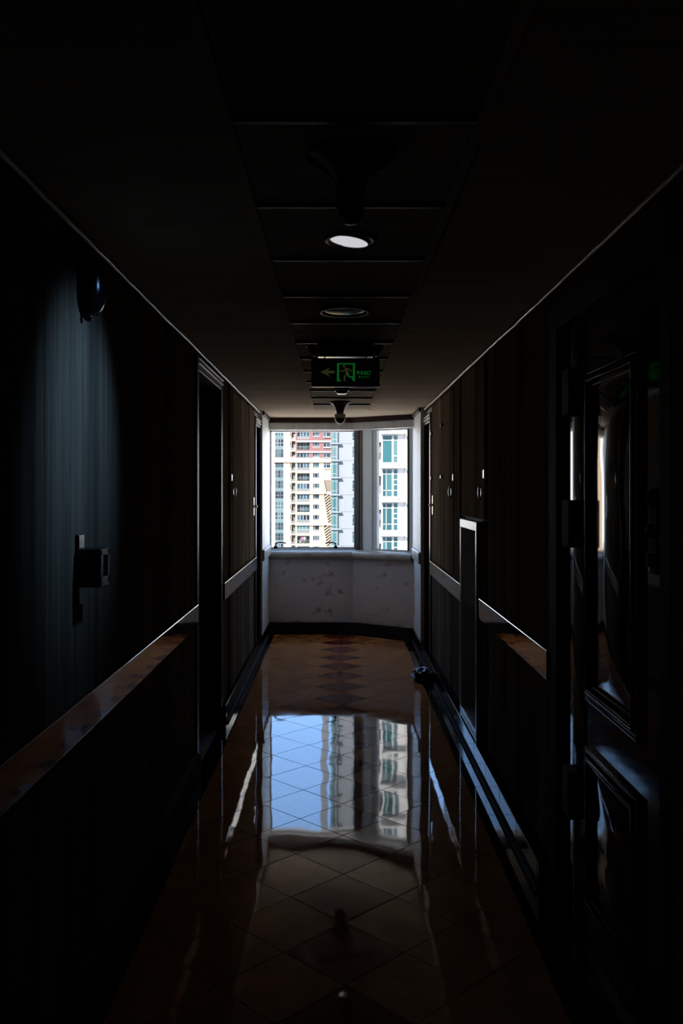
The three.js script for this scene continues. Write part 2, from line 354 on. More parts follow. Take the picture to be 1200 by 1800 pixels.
// ---- windows
function pane(parent, x0, x1, y0, y1, z) { const g = new THREE.PlaneGeometry(x1 - x0, y1 - y0); g.translate((x0 + x1) / 2, (y0 + y1) / 2, z); return part(parent, 'pane', g, M.glass); }
const bx = (x0, x1, y0, y1, z0, z1, r = 0) => box(x0, x1, y0, y1, -z1, -z0, r);   // the same box with plain z
{
  const z = -(END + 0.15);
  const w = struct('window_1', 'wide left window facing the cream tower block', 'window', [0, 0, z]);
  part(w, 'frame', [bx(BAYL - 0.005, -0.752, 0.918, 2.27, -0.03, 0.02), bx(BAYL, 0.215, 0.918, 0.94, -0.03, 0.03), bx(BAYL, 0.215, 2.25, 2.27, -0.03, 0.02)], M.alu);
  part(w, 'gasket', bx(-0.752, 0.2, 0.94, 0.947, -0.012, 0.012), M.blackPlastic);
  pane(w, -0.76, 0.21, 0.93, 2.262, -0.004);
  // lever handles standing on the bottom rail
  for (const [x, dir] of [[-0.705, 1], [-0.028, -1]]) {
    const h = part(w, 'handle', [bx(x - 0.02, x + 0.02, 0.935, 0.962, 0.012, 0.04, 0.004), bx(x - 0.008, x + 0.008, 0.955, 1.0, 0.02, 0.036, 0.004)], M.blackPlastic);
    const c = new THREE.QuadraticBezierCurve3(new THREE.Vector3(x - dir * 0.006, 0.988, 0.03), new THREE.Vector3(x + dir * 0.05, 1.016, 0.034), new THREE.Vector3(x + dir * 0.115, 0.992, 0.034));
    part(h, 'lever', new THREE.TubeGeometry(c, 16, 0.008, 8), M.blackPlastic);
  }
  // dark corner post between the two windows
  const p = new THREE.Group(); p.name = 'corner_post'; p.position.set(0.208, 0, 0); p.rotation.y = -Math.atan2(0.575, 0.818); w.add(p);
  part(p, 'post', bx(-0.012, 0.058, 0.915, 2.27, -0.05, 0.035, 0.004), M.bronze);
  part(p, 'cover_strip', bx(0.058, 0.092, 0.915, 2.27, -0.05, 0.028, 0.004), M.bronzeBrown);
}
{
  const w = struct('window_2', 'narrow slanting right window facing the white balcony block', 'window', [0.208, 0, -(END + 0.15)]);
  w.rotation.y = -Math.atan2(0.575, 0.818);
  part(w, 'pilaster', bx(0.092, 0.222, 0.915, 2.27, -0.05, 0.02, 0.004), M.aluPale);
  part(w, 'frame', [bx(0.226, 0.281, 0.915, 2.27, -0.04, 0.012), bx(0.7, 0.76, 0.915, 2.27, -0.04, 0.015), bx(0.226, 0.76, 0.915, 0.932, -0.04, 0.02), bx(0.226, 0.76, 2.252, 2.27, -0.04, 0.02)], M.aluPale);
  part(w, 'sash', bx(0.678, 0.7, 0.93, 2.255, -0.035, 0.02), M.bronze);
  part(w, 'gasket', bx(0.281, 0.678, 0.932, 0.938, -0.012, 0.012), M.blackPlastic);
  pane(w, 0.275, 0.685, 0.928, 2.258, -0.006);
  part(w, 'wall_stub', bx(0.76, 0.84, 0.9, 2.3, -0.1, 0.05), M.cleanPaint);
}

// ---- doors
function niche(name, label, side, x, [a, b], top, leafMat, casMat) {
  const d = struct(name, label, 'door');
  const X = (p, q) => side < 0 ? [x - q, x - p] : [x + p, x + q];
  part(d, 'leaf', box(...X(0.13, 0.165), 0, top, a, b), leafMat);
  part(d, 'jamb', box(...X(-0.012, 0.168), 0.0, top, a - 0.05, a + 0.02, 0.008), casMat);
  part(d, 'jamb', box(...X(-0.012, 0.168), 0.0, top, b - 0.02, b + 0.045, 0.008), casMat);
  part(d, 'head', box(...X(-0.012, 0.168), top - 0.03, top + 0.055, a - 0.05, b + 0.045, 0.006), casMat);
  for (const y of [top + 0.035, top + 0.008]) part(d, 'bead', box(...X(-0.022, -0.01), y - 0.005, y + 0.005, a - 0.03, b + 0.02, 0.004), M.cornice);
  return d;
}
niche('door_1', 'dark recessed doorway on the left beyond the lamplit wall', -1, L, D1, 2.30, M.doorWood, M.casing);
niche('door_2', 'narrow recessed doorway on the left next to the window', -1, L, D2, 2.25, M.doorWood, M.casing);
niche('door_3', 'narrow dark brown doorway on the right next to the window', 1, R, D3, 2.25, M.doorWood, M.doorWood);

// veneered service-shaft doors let into the walls, with their locks
function shaftDoor(name, label, side, x, a, b, y0, y1) {
  const d = struct(name, label, 'door'), X = (p, q) => side < 0 ? [x - q, x - p] : [x + p, x + q];
  part(d, 'panel', box(...X(-0.006, 0.014), y0, y1, a + 0.004, b - 0.004, 0.003), M.scuffed);
  const lockPlate = (at, y, h = 0.17) => { const p = part(d, 'lock_plate', box(...X(-0.014, -0.005), y - h / 2, y + h / 2, at - 0.03, at + 0.03, 0.003), M.chrome); part(p, 'knob', [box(...X(-0.045, -0.012), y - 0.012, y + 0.012, at - 0.012, at + 0.012, 0.006)], M.chrome); };
  const hasp = (at, y) => {
    part(d, 'hasp', box(...X(-0.012, -0.005), y + 0.06, y + 0.11, at - 0.018, at + 0.018, 0.003), M.chrome);
    const g = new THREE.TorusGeometry(0.028, 0.007, 10, 24); g.scale(0.8, 1.35, 1); g.rotateY(side * 1.0); g.translate(side < 0 ? x + 0.028 : x - 0.028, y - 0.02, -at);
    part(d, 'ring', g, M.chrome);
  };
  const hinge = (at, y) => part(d, 'hinge', box(...X(-0.022, -0.004), y - 0.013, y + 0.013, at - 0.035, at + 0.035, 0.003), M.blackPlastic);
  return { d, lockPlate, hasp, hinge };
}
{ const s = shaftDoor('door_4', 'veneered service door on the left above the dado, with lock plate', -1, L, 6.56, 8.44, 0.97, 2.34); s.lockPlate(8.32, 1.44); s.hasp(6.6, 1.6); }
{ const s = shaftDoor('door_5', 'veneered service door on the right with small black hinges', 1, R, 6.52, 8.02, 0.97, 2.34); s.lockPlate(7.88, 1.46); s.hasp(6.5, 1.6); s.hinge(7.2, 2.12); s.hinge(7.2, 1.7); s.hinge(7.97, 2.1); s.hinge(7.97, 1.7); }
{ const s = shaftDoor('door_6', 'veneered panel door over the white framed cabinet', 1, R, 5.12, 6.08, 1.42, 2.36); s.hasp(5.13, 1.6); }

// the near right door: dark glossy security door with bulging panels
{
  const d = struct('door_7', 'glossy black panelled security door with heavy hinges, near right', 'door');
  const x = R + 0.02;
  part(d, 'jamb', box(R - 0.014, R + 0.168, 0, 2.24, D4[1] - 0.02, 3.53, 0.008), M.jambPaint);
  part(d, 'jamb', box(R - 0.002, R + 0.168, 0, 2.24, 2.26, D4[0] + 0.02, 0.008), M.jambPaint);
  part(d, 'head', box(R - 0.014, R + 0.168, 2.21, 2.32, 2.26, 3.53, 0.008), M.jambPaint);
  part(d, 'leaf', box(x, R + 0.168, 0.01, 2.21, D4[0] + 0.02, D4[1] - 0.02, 0.01), M.securityPaint);
  // a panel swelling towards the corridor inside a stepped moulding
  const panel = (a, b, y0, y1) => {
    part(d, 'moulding', [[0.0, 0.02, 0.016], [0.028, 0.018, 0.024], [0.052, 0.012, 0.012]].flatMap(([o, w, h]) => {
      const A = a - 0.065 + o, B = b + 0.065 - o, C = y0 - 0.065 + o, E = y1 + 0.065 - o;
      return [box(x - h, x + 0.002, C, C + w, A, B, 0.006), box(x - h, x + 0.002, E - w, E, A, B, 0.006), box(x - h, x + 0.002, C, E, A, A + w, 0.006), box(x - h, x + 0.002, C, E, B - w, B, 0.006)];
    }), M.securityPaint);
    const g = new THREE.PlaneGeometry(b - a, y1 - y0, 48, 48), p = g.attributes.position;
    for (let i = 0; i < p.count; i++) {
      const s = p.getX(i) / (b - a) * 2, t = p.getY(i) / (y1 - y0) * 2;
      p.setZ(i, 0.016 * (1 - s * s) * (1 - Math.pow(Math.abs(t), 6)) + 0.0012 * noise.noise(s * 1.7, t * 3, y0));
    }
    g.rotateY(-Math.PI / 2); g.translate(x - 0.001, (y0 + y1) / 2, -(a + b) / 2); g.computeVertexNormals();
    part(d, 'panel', g, M.securityPaint);
  };
  { // rolled hinge stile
    const g = new THREE.PlaneGeometry(0.29, 2.18, 24, 4), p = g.attributes.position;
    for (let i = 0; i < p.count; i++) { const s = p.getX(i) / 0.145; p.setZ(i, 0.012 * (1 - s * s)); }
    g.rotateY(-Math.PI / 2); g.translate(x - 0.0005, 1.11, -3.24); g.computeVertexNormals();
    part(d, 'stile', g, M.securityPaint);
  }
  panel(2.60, 3.02, 0.93, 1.94);
  panel(2.60, 3.02, 0.2, 0.64);
  for (const y of [1.945, 1.47, 0.5]) part(d, 'hinge', box(x - 0.05, x + 0.004, y - 0.085, y + 0.085, 3.16, 3.26, 0.006), M.mattBlack);
  const h = part(d, 'lock_plate', box(x - 0.012, x, 1.36, 1.6, 2.395, 2.45, 0.006), M.mattBlack);
  part(h, 'knob', [1.57, 1.48, 1.4].map((y) => box(x - 0.03, x - 0.008, y - 0.02, y + 0.02, 2.405, 2.44, 0.01)), M.mattBlack);
}

// ------------------------------------------------------------------ things in the corridor
{ // low cabinet with a pale frame, let into the right wall
  const c = thing('wall_cabinet', 'low dark cabinet with pale metal frame set into the right wall', 'cabinet', [R, 0, -(CAB[0] + CAB[1]) / 2]);
  const h = (CAB[1] - CAB[0]) / 2;
  const frame = std([0.62, 0.58, 0.52], 0.35, { metalness: 0.3, map: mottle });
  part(c, 'top_rail', bx(-0.03, 0.15, 1.345, 1.4, -h - 0.03, h + 0.03, 0.004), frame);
  part(c, 'stile', bx(-0.03, 0.15, 0.12, 1.345, -h - 0.03, -h + 0.012, 0.004), frame);
  part(c, 'stile', bx(-0.03, 0.15, 0.12, 1.345, h - 0.012, h + 0.03, 0.004), frame);
  part(c, 'threshold', bx(-0.03, 0.15, 0.12, 0.15, -h, h, 0.004), frame);
  part(c, 'cabinet_door', bx(0.10, 0.125, 0.15, 1.345, -h + 0.012, h - 0.012, 0.003), M.doorWood);
  part(c, 'back_panel', bx(0.14, 0.168, 0.12, 1.37, -h, h), M.void);
}
{ // tilting downlight, lit and turned to the left wall
  const x = 0.036, d = 2.83;
  const t = thing('downlight', 'lit round swivel downlight in the ceiling, tilted to the left wall', 'lamp', [x, CEIL, -d]);
  part(t, 'rim', lathe([[0.062, 0.004], [0.064, -0.008], [0.074, -0.011], [0.084, -0.006], [0.086, 0.0]]), M.darkPlastic);
  const head = part(t, 'lamp_head', lathe([[0.0, 0.03], [0.05, 0.03], [0.062, -0.004], [0.064, -0.012], [0.061, -0.012]]), M.greyPlastic);
  head.rotation.z = -0.14;
  const disc = new THREE.CylinderGeometry(0.061, 0.061, 0.004, 48);
  const glow = part(head, 'lamp_diffuser', disc, new THREE.MeshStandardMaterial({ color: col(0.5, 0.5, 0.5), roughness: 0.5, emissive: col(0.165, 0.165, 0.175), emissiveIntensity: 1 }));
  glow.position.y = -0.008;
  const s = new THREE.SpotLight(col(0.2, 0.48, 1), 1.1, 0, 0.5, 1, 2);
  s.position.set(x - 0.03, TOP - 0.035, -d); s.target.position.set(L, 1.8, -2.77); s.castShadow = true; s.shadow.radius = 2.5;
  scene.add(s, s.target);
}
{
  const t = thing('ceiling_speaker', 'dark round grille set in the ceiling between lamp and exit sign', 'speaker', [0.028, CEIL, -3.96]);
  part(t, 'rim', lathe([[0.095, 0.0], [0.098, -0.012], [0.11, -0.012], [0.116, 0.0]]), M.darkPlastic);
  part(t, 'grille', lathe([[0.0, -0.012], [0.05, -0.011], [0.096, -0.006], [0.096, 0.0]]), M.blackPlastic);
}
function domeCamera(label, x, d, s, ballMat) {
  const t = thing('dome_camera', label, 'camera', [x, CEIL, -d]);
  part(t, 'base', lathe([[0, 0], [0.093 * s, 0], [0.093 * s, -0.012], [0.07 * s, -0.026], [0.045 * s, -0.055], [0.03 * s, -0.105], [0.03 * s, -0.125], [0, -0.125]]), M.darkPlastic);
  const b = part(t, 'housing', lathe([[0, -0.112], [0.048 * s, -0.112], [0.051 * s, -0.118], [0.0505 * s, -0.15], [0.046 * s, -0.172], [0.035 * s, -0.19], [0.018 * s, -0.2], [0, -0.203]]), ballMat);
  const eye = new THREE.SphereGeometry(0.034 * s, 24, 16); eye.scale(1, 1, 0.45); eye.translate(0, -0.162, 0.036 * s);
  part(b, 'lens_window', eye, M.blackPlastic);
  const ring = new THREE.TorusGeometry(0.035 * s, 0.004, 8, 32); ring.translate(0, -0.162, 0.038 * s);
  part(b, 'lens_ring', ring, M.greyPlastic);
  return t;
}
domeCamera('grey ball camera hanging from the ceiling in front of the window', 0.018, 8.05, 1, M.greyPlastic);
{
  const t = thing('ceiling_sensor', 'dark cone shaped fitting hanging just this side of the lit downlight', 'sensor', [0.03, CEIL, -2.12]);
  part(t, 'base', lathe([[0, 0], [0.105, 0], [0.105, -0.012], [0.085, -0.024], [0.05, -0.05], [0.036, -0.07]]), M.blackPlastic);
  part(t, 'stem', lathe([[0.036, -0.066], [0.034, -0.12], [0.03, -0.15], [0.018, -0.166], [0, -0.17]]), M.blackPlastic);
}
{
  const t = thing('smoke_detector', 'small black smoke detector with bright rim behind the exit sign', 'detector', [0.03, CEIL, -6.9]);
  part(t, 'base', lathe([[0, 0], [0.06, 0], [0.06, -0.022], [0.05, -0.03]]), M.blackPlastic);
  part(t, 'cage', lathe([[0.046, -0.028], [0.044, -0.045], [0.036, -0.052], [0, -0.053]]), M.blackPlastic);
  part(t, 'rim', lathe([[0.052, -0.026], [0.056, -0.03], [0.05, -0.034]]), M.chrome);
  part(t, 'cap', lathe([[0.036, -0.052], [0.03, -0.057], [0, -0.057]]), M.chrome);
}
{ // exit sign
  const c = document.createElement('canvas'); c.width = 720; c.height = 296;
  const g = c.getContext('2d');
  g.fillStyle = '#020302'; g.fillRect(0, 0, 720, 296);
  const dull = '#3c4622', green = '#127a2c';
  g.fillStyle = dull;                                              // arrow
  g.beginPath(); g.moveTo(84, 140); g.lineTo(198, 86); g.lineTo(166, 124); g.lineTo(244, 124); g.lineTo(244, 156); g.lineTo(166, 156); g.lineTo(198, 196); g.closePath(); g.fill();
  g.fillStyle = green;                                             // door frame
  g.beginPath(); g.moveTo(268, 36); g.lineTo(464, 36); g.lineTo(464, 246); g.lineTo(446, 246); g.lineTo(424, 212); g.lineTo(440, 196); g.lineTo(440, 52); g.lineTo(292, 52); g.lineTo(292, 212); g.lineTo(314, 246); g.lineTo(266, 246); g.closePath(); g.fill();
  g.strokeStyle = dull; g.fillStyle = dull; g.lineCap = 'round'; g.lineJoin = 'round';   // running figure
  g.beginPath(); g.arc(344, 72, 15, 0, 7); g.fill();
  const limb = (w, ...p) => { g.lineWidth = w; g.beginPath(); g.moveTo(p[0], p[1]); for (let i = 2; i < p.length; i += 2) g.lineTo(p[i], p[i + 1]); g.stroke(); };
  limb(34, 370, 106, 378, 156); limb(14, 362, 100, 336, 128, 306, 128); limb(14, 382, 100, 408, 110, 424, 134); limb(18, 376, 158, 350, 196, 346, 228); limb(12, 346, 236, 362, 240);
  g.strokeStyle = green; limb(18, 384, 158, 398, 192, 432, 196);
  g.strokeStyle = '#149034'; g.lineCap = 'butt';                   // the words, stroke by stroke
  const glyphs = [
    [[5, 0, 5, 1.4], [0.8, 3, 0.8, 1.6, 9.2, 1.6, 9.2, 3], [4.4, 2.6, 2.6, 6.4, 8.2, 9.6], [7, 4.4, 5.6, 7.4, 1, 9.6], [0.6, 4.6, 9.4, 4.6]],
    [[5, 0, 0.4, 4.2], [5, 0, 9.6, 4.2], [2.4, 4.6, 7.6, 4.6], [2, 7, 8, 7], [0.8, 9.5, 9.2, 9.5], [5, 4.6, 5, 9.5]],
    [[5, 0, 5, 9.4], [1.4, 1, 1.4, 4.4, 8.6, 4.4, 8.6, 1], [0.6, 5.6, 0.6, 9.4, 9.4, 9.4, 9.4, 5.6]],
    [[1, 1, 9, 1, 9, 9.4, 1, 9.4, 1, 0.6]]];
  glyphs.forEach((s, k) => s.forEach((p) => limb(4.6, ...p.map((v, i) => (i % 2 ? 126 : 482 + k * 39) + v * (i % 2 ? 4.2 : 3.4)))));
  g.fillStyle = '#149034'; g.font = 'bold 31px sans-serif'; g.textAlign = 'center';
  [...'EXIT'].forEach((ch, k) => g.fillText(ch, 516 + k * 29, 207));
  const map = new THREE.CanvasTexture(c); map.colorSpace = THREE.SRGBColorSpace;
  const W = 0.36, H = 0.148, x = 0.039, top = 2.284, d = 4.68;
  const t = thing('exit_sign', 'green running-man exit sign with left arrow hanging under the ceiling', 'exit sign', [x, top, -d]);
  part(t, 'housing', bx(-W / 2, W / 2, -H, 0, -0.028, 0, 0.006), M.blackPlastic);
  const face = new THREE.PlaneGeometry(W - 0.012, H - 0.012); face.translate(0, -H / 2, 0.0012);
  part(t, 'sign_face', face, new THREE.MeshStandardMaterial({ color: 0x000000, roughness: 0.35, emissive: 0xffffff, emissiveMap: map, emissiveIntensity: 0.1 }));
  for (const s of [-0.11, 0.11]) part(t, 'hanger', cylinder(0.004, 0.004, CEIL - top, s, (CEIL - top) / 2, -0.05, 10), M.darkPlastic);
  // twin-head emergency lamp on the ceiling just behind it
  const e = thing('emergency_light', 'black twin-head emergency light mounted right above the exit sign', 'lamp', [x, CEIL, -(d + 0.12)]);
  part(e, 'housing', bx(-0.15, 0.15, -0.085, 0, -0.03, 0.03, 0.006), M.blackPlastic);
  for (const s of [-1, 1]) {
    const h = lathe([[0, 0.03], [0.022, 0.026], [0.036, 0.0], [0.036, -0.012], [0.032, -0.012]]); h.rotateZ(s * 0.9); h.translate(s * 0.18, -0.05, 0.03);
    const head = part(e, 'lamp_head', h, M.blackPlastic);
    const r = lathe([[0, 0.008], [0.014, 0.004], [0.031, -0.012]]); r.rotateZ(s * 0.9); r.translate(s * 0.18, -0.05, 0.03);
    part(head, 'reflector', r, M.chrome);
  }
}
{ // rounded sounder on the left wall
  const t = thing('wall_sounder', 'dark rounded alarm sounder high on the left wall', 'alarm', [L, 2.13, -2.79]);
  const prof = []; for (let i = 0; i <= 14; i++) { const a = i / 14; prof.push([0.075 * Math.sqrt(Math.max(0, 1 - Math.pow(Math.abs(a * 2 - 1), 3))), a * 0.21]); }
  const g = lathe(prof, 32); g.scale(0.95, 1, 1); part(t, 'body', g, M.sounder);
  part(t, 'mount', bx(0, 0.02, 0.02, 0.2, -0.05, 0.05, 0.006), M.blackPlastic);
  const n = new THREE.SphereGeometry(0.014, 16, 12); n.translate(0.022, 0.0, 0.022); part(t, 'knob', n, M.blackPlastic);
  const led = new THREE.SphereGeometry(0.006, 12, 8); led.translate(0.058, 0.11, 0.03); part(t, 'stud', led, M.chrome);
}
{ // small box on a backplate, left wall
  const t = thing('wall_box', 'small dark wooden box on a backplate on the left wall', 'box', [L, 1.24, -2.73]);
  part(t, 'backplate', bx(0, 0.012, 0, 0.215, -0.03, 0.03, 0.004), M.blackPlastic);
  part(t, 'box_body', bx(0.012, 0.075, 0.055, 0.172, -0.055, 0.04, 0.004), M.blackPlastic);
  part(t, 'front_frame', [bx(0.072, 0.082, 0.055, 0.085, -0.058, 0.042, 0.003), bx(0.072, 0.082, 0.15, 0.172, -0.058, 0.042, 0.003), bx(0.072, 0.082, 0.06, 0.17, -0.058, -0.04, 0.003), bx(0.072, 0.082, 0.06, 0.17, 0.026, 0.042, 0.003)], M.frameWood);
}
{ // crumpled black bag on the floor by the right skirting
  const t = thing('plastic_bag', 'crumpled glossy black bag on the floor by the right skirting', 'bag', [0.715, 0, -7.45]);
  const g = mergeVertices(new THREE.IcosahedronGeometry(1, 14).deleteAttribute('normal').deleteAttribute('uv')), p = g.attributes.position, v = new THREE.Vector3();
  for (let i = 0; i < p.count; i++) {
    v.fromBufferAttribute(p, i);
    const k = 1 + 0.28 * noise.noise(v.x * 2.2, v.y * 2.2, v.z * 2.2 + 5) + 0.2 * Math.abs(noise.noise(v.x * 6, v.y * 6, v.z * 6)) + 0.1 * noise.noise(v.x * 14, v.y * 14, v.z * 14);
    p.setXYZ(i, Math.max(-0.2, Math.min(0.07, v.x * k * 0.09)), Math.max(0.0015, 0.042 + v.y * k * 0.055), v.z * k * 0.12);
  }
  g.computeVertexNormals();
  part(t, 'bag_body', g, M.bag);
}

// ------------------------------------------------------------------ outside: three apartment blocks, the ground far below
const GROUND = -48;
{
  const g = struct('ground', 'grey street level far below the window', 'ground');
  part(g, 'ground_surface', box(-500, 500, GROUND - 1, GROUND, 18, 900), std([0.5, 0.44, 0.36], 0.9));
}
const glassTones = [[0.003, 0.005, 0.011], [0.005, 0.014, 0.021], [0.009, 0.023, 0.031], [0.015, 0.026, 0.036], [0.002, 0.003, 0.006]].map((c) => phys(c, 0.12, { specularIntensity: 0.2 }));
const tealTones = [[0.004, 0.02, 0.025], [0.006, 0.028, 0.034], [0.01, 0.034, 0.039], [0.022, 0.043, 0.049]].map((c) => phys(c, 0.12, { specularIntensity: 0.2 }));
const OUTM = {
  cream: std([0.4, 0.33, 0.2], 0.8, { map: facadeStain }), creamPale: std([0.175, 0.125, 0.073], 0.8, { map: facadeStain }), pink: std([0.046, 0.0135, 0.017], 0.8, { map: facadeStain }), white: std([0.18, 0.178, 0.18], 0.7, { map: facadeStain }),
  blueWhite: std([0.041, 0.05, 0.065], 0.7, { map: facadeStain }), frame: std([0.075, 0.085, 0.095], 0.5), dark: std([0.05, 0.05, 0.06], 0.8), greyRail: std([0.018, 0.02, 0.02], 0.5), spandrel: phys([0.016, 0.033, 0.036], 0.25),
  slate: std([0.018, 0.022, 0.025], 0.6), cloth: std([0.16, 0.02, 0.05], 0.8), clothWhite: std([0.16, 0.16, 0.18], 0.8),
};
// facade skin with real openings: columns [x0, x1, [[y0, y1], ...]], between X0..X1, Y0..Y1; front at z, d thick
function skin(X0, X1, Y0, Y1, z, d, columns) {
  const g = []; let x = X0;
  for (const [a, b, holes] of columns) {
    if (a > x) g.push(bx(x, a, Y0, Y1, z - d, z));
    let y = Y0;
    for (const [p, q] of [...holes].sort((m, n) => m[0] - n[0])) { if (p > y) g.push(bx(a, b, y, p, z - d, z)); y = q; }
    if (Y1 > y) g.push(bx(a, b, y, Y1, z - d, z));
    x = b;
  }
  if (X1 > x) g.push(bx(x, X1, Y0, Y1, z - d, z));
  return g;
}
// a window: frame bars as the part, each pane its sub-part
function windowUnit(parent, x0, x1, y0, y1, z, xs, ys, tones, bar = 0.07, frameMat = OUTM.frame) {
  const X = [x0, ...xs, x1], Y = [y0, ...ys, y1], g = [];
  for (const x of X) g.push(bx(Math.max(x0, x - bar / 2), Math.min(x1, x + bar / 2), y0, y1, z - 0.08, z));
  for (const y of Y) g.push(bx(x0, x1, Math.max(y0, y - bar / 2), Math.min(y1, y + bar / 2), z - 0.08, z));
  const w = part(parent, 'window', g, frameMat);
  for (let i = 0; i < X.length - 1; i++) { const m = pick(tones); part(w, 'pane', bx(X[i], X[i + 1], y0, y1, z - 0.06, z - 0.05), m); }
  return w;
}
{ // cream tower with a red brick upper part, about 255 m away
  const Z = 255, t = thing('apartment_tower', 'tall cream apartment tower with a reddish upper part, seen through left window', 'building', [0, 0, -Z]);
  const yTop = 33, W0 = -46, W1 = 12, LOW = -27;
  part(t, 'body', bx(W0, W1, GROUND, yTop - 0.2, -16, -1.6), OUTM.creamPale);
  const ks = []; for (let k = -7; k <= 10; k++) ks.push(k);
  const yb = (k) => 8.42 - 3 * k, yw = (k) => 8.8 - 3 * k, col1 = [], slot = [], slit = [], balc = [], win = [], endw = [];
  for (const k of ks) {
    col1.push([yw(k) - 1.5 + (k === -1 ? 0.75 : 0), yw(k) + 1.5 - (k === 0 ? 0.55 : 0)]);
    slot.push([yb(k) - 1.3 + (k === -1 ? 0.6 : 0), yb(k) + 1.35 - (k === 0 ? 0.2 : 0)]); slit.push([yw(k) - 0.7, yw(k) + 0.7]);
    balc.push([yb(k) - 1.13, yb(k) + 1.13]); win.push([yw(k) - 0.71, yw(k) + 0.71]);
    if (k < 1) endw.push([yw(k) - 0.75, yw(k) + 0.75]);
  }
  const join = (l) => { const s = [...l].sort((a, b) => a[0] - b[0]), o = [s[0].slice()]; for (const q of s.slice(1)) { const e = o[o.length - 1]; if (q[0] <= e[1] + 1e-6) e[1] = Math.max(e[1], q[1]); else o.push(q.slice()); } return o; };
  const split = 10.9;
  const cols = [[-30.0, -27.6, join(col1)], [-18.06, -15.69, join(col1)], [-13.75, -13.55, slit], [-13.4, -12.26, slot], [-11.77, -8.17, balc], [-7.19, -5.42, win], [-4.1, -2.2, endw], [0.5, 2.3, win]];
  const lowCols = cols.map(([a, b, h]) => [a, b, h.map(([p, q]) => [p, Math.min(q, split)]).filter(([p, q]) => q > p)]);
  const upHoles = (h) => h.map(([p, q]) => [Math.max(p, split), q]).filter(([p, q]) => q > p);
  part(t, 'wall', skin(W0, W1, LOW, split, 0, 1.6, lowCols).concat(bx(W0, W1, GROUND, LOW, -1.6, 0)), OUTM.creamPale);
  part(t, 'wall', skin(W0, -12.2, split, yTop, 0, 1.6, cols.slice(0, 4).map(([a, b, h]) => [a, b, upHoles(h)])), OUTM.creamPale);
  part(t, 'brick_wall', skin(-12.2, W1, split, yTop, 0, 1.6, cols.slice(4).map(([a, b, h]) => [a, b, upHoles(h)])), OUTM.pink);
  part(t, 'roof', bx(W0 - 0.6, W1 + 0.6, yTop, yTop + 0.8, -16.5, 0.6), OUTM.white);
  part(t, 'ledge', bx(-18.6, W1, 9.6, 10.9, 0.0, 0.5), OUTM.creamPale);
  for (const y of [15.65, 12.6, 18.65, 21.65, 24.65, 27.65]) part(t, 'ledge', bx(-11.9, W1, y - 0.22, y + 0.22, -0.05, 0.45), OUTM.white);
  for (const y of [0.85, -8.15, -17.15]) part(t, 'ledge', bx(-12.3, W1, y - 0.28, y + 0.28, -0.05, 0.6), OUTM.white);
  for (const k of ks) {
    // glazed corner column: pane over a teal spandrel
    for (const [a, b] of [[-30.0, -27.6], [-18.06, -15.69]]) {
      const y0 = col1[ks.indexOf(k)][0], y1 = col1[ks.indexOf(k)][1];
      windowUnit(t, a, b, y0 + (k === -1 ? 0 : 0.95), y1, -0.25, [a + 0.8, a + 1.5], [(y0 + y1) / 2 + 0.4], glassTones, 0.1, pick([OUTM.frame, OUTM.slate]));
      if (k !== -1) part(t, 'spandrel', bx(a, b, y0, y0 + 0.95, -0.35, -0.2), OUTM.spandrel);
    }
    const [s0, s1] = slot[ks.indexOf(k)];
    part(t, 'service_balcony', [bx(-13.4, -12.26, s0, s1, -1.55, -1.5), bx(-13.4, -12.26, s0, s0 + 0.7, -0.4, -0.35)], k < 0 ? OUTM.dark : OUTM.greyRail);
    part(t, 'slit_window', bx(-13.75, -13.55, slit[ks.indexOf(k)][0], slit[ks.indexOf(k)][1], -0.5, -0.4), OUTM.slate);
    // balcony: set-back glazing, some with a glazed front, and a rail
    const [b0, b1] = balc[ks.indexOf(k)], glazed = [0, 2, 3, 5, 6, -1, -3].includes(k);
    const bw = windowUnit(t, -11.77, -8.17, glazed ? b0 + 0.75 : b0, b1, glazed ? -0.12 : -1.3, k === 6 ? [-11.0, -10.3, -9.0] : [-10.9, -10.0, -9.1], k === 6 ? [b0 + 1.1] : [], k === 6 ? tealTones : glassTones, glazed ? 0.13 : 0.08);
    if (glazed) part(t, 'balcony_front', bx(-11.77, -8.17, b0, b0 + 0.75, -0.3, -0.2), OUTM.slate);
    else part(t, 'balcony_rail', [bx(-11.77, -8.17, b0 + 0.9, b0 + 1.0, -0.2, -0.1), ...Array.from({ length: 13 }, (_, i) => bx(-11.7 + i * 0.29, -11.66 + i * 0.29, b0, b0 + 0.95, -0.18, -0.12))], OUTM.greyRail);
    if (k === 7) for (const [x, y, r, m] of [[-10.25, 0.3, 0.4, OUTM.cloth], [-9.6, 0.35, 0.35, OUTM.clothWhite], [-9.7, -0.5, 0.3, OUTM.spandrel], [-10.9, -0.6, 0.25, OUTM.clothWhite]]) { const g = new THREE.SphereGeometry(r, 10, 8); g.scale(1, 1.2, 0.4); g.translate(x, yb(k) + y, -0.5); part(bw, 'laundry', g, m); }
    const [w0, w1] = win[ks.indexOf(k)];
    windowUnit(t, -7.19, -5.42, w0, w1, -0.2, k % 3 ? [-6.75, -5.85] : [-6.7], [w0 + 0.25], glassTones, 0.09);
    part(t, 'window_sill', bx(-7.35, -5.3, w0 - 0.12, w0, -0.05, 0.15), OUTM.white);
    windowUnit(t, 0.5, 2.3, w0, w1, -0.2, [1.4], [w0 + 0.25], glassTones, 0.09);
    if (k < 1) { windowUnit(t, -4.1, -2.2, yw(k) - 0.75, yw(k) + 0.75, -0.1, [-3.4], [yw(k) + 0.35], glassTones, 0.12); part(t, 'window_sill', bx(-4.2, -2.2, yw(k) - 1.05, yw(k) - 0.75, -0.05, 0.5), OUTM.white); }
  }
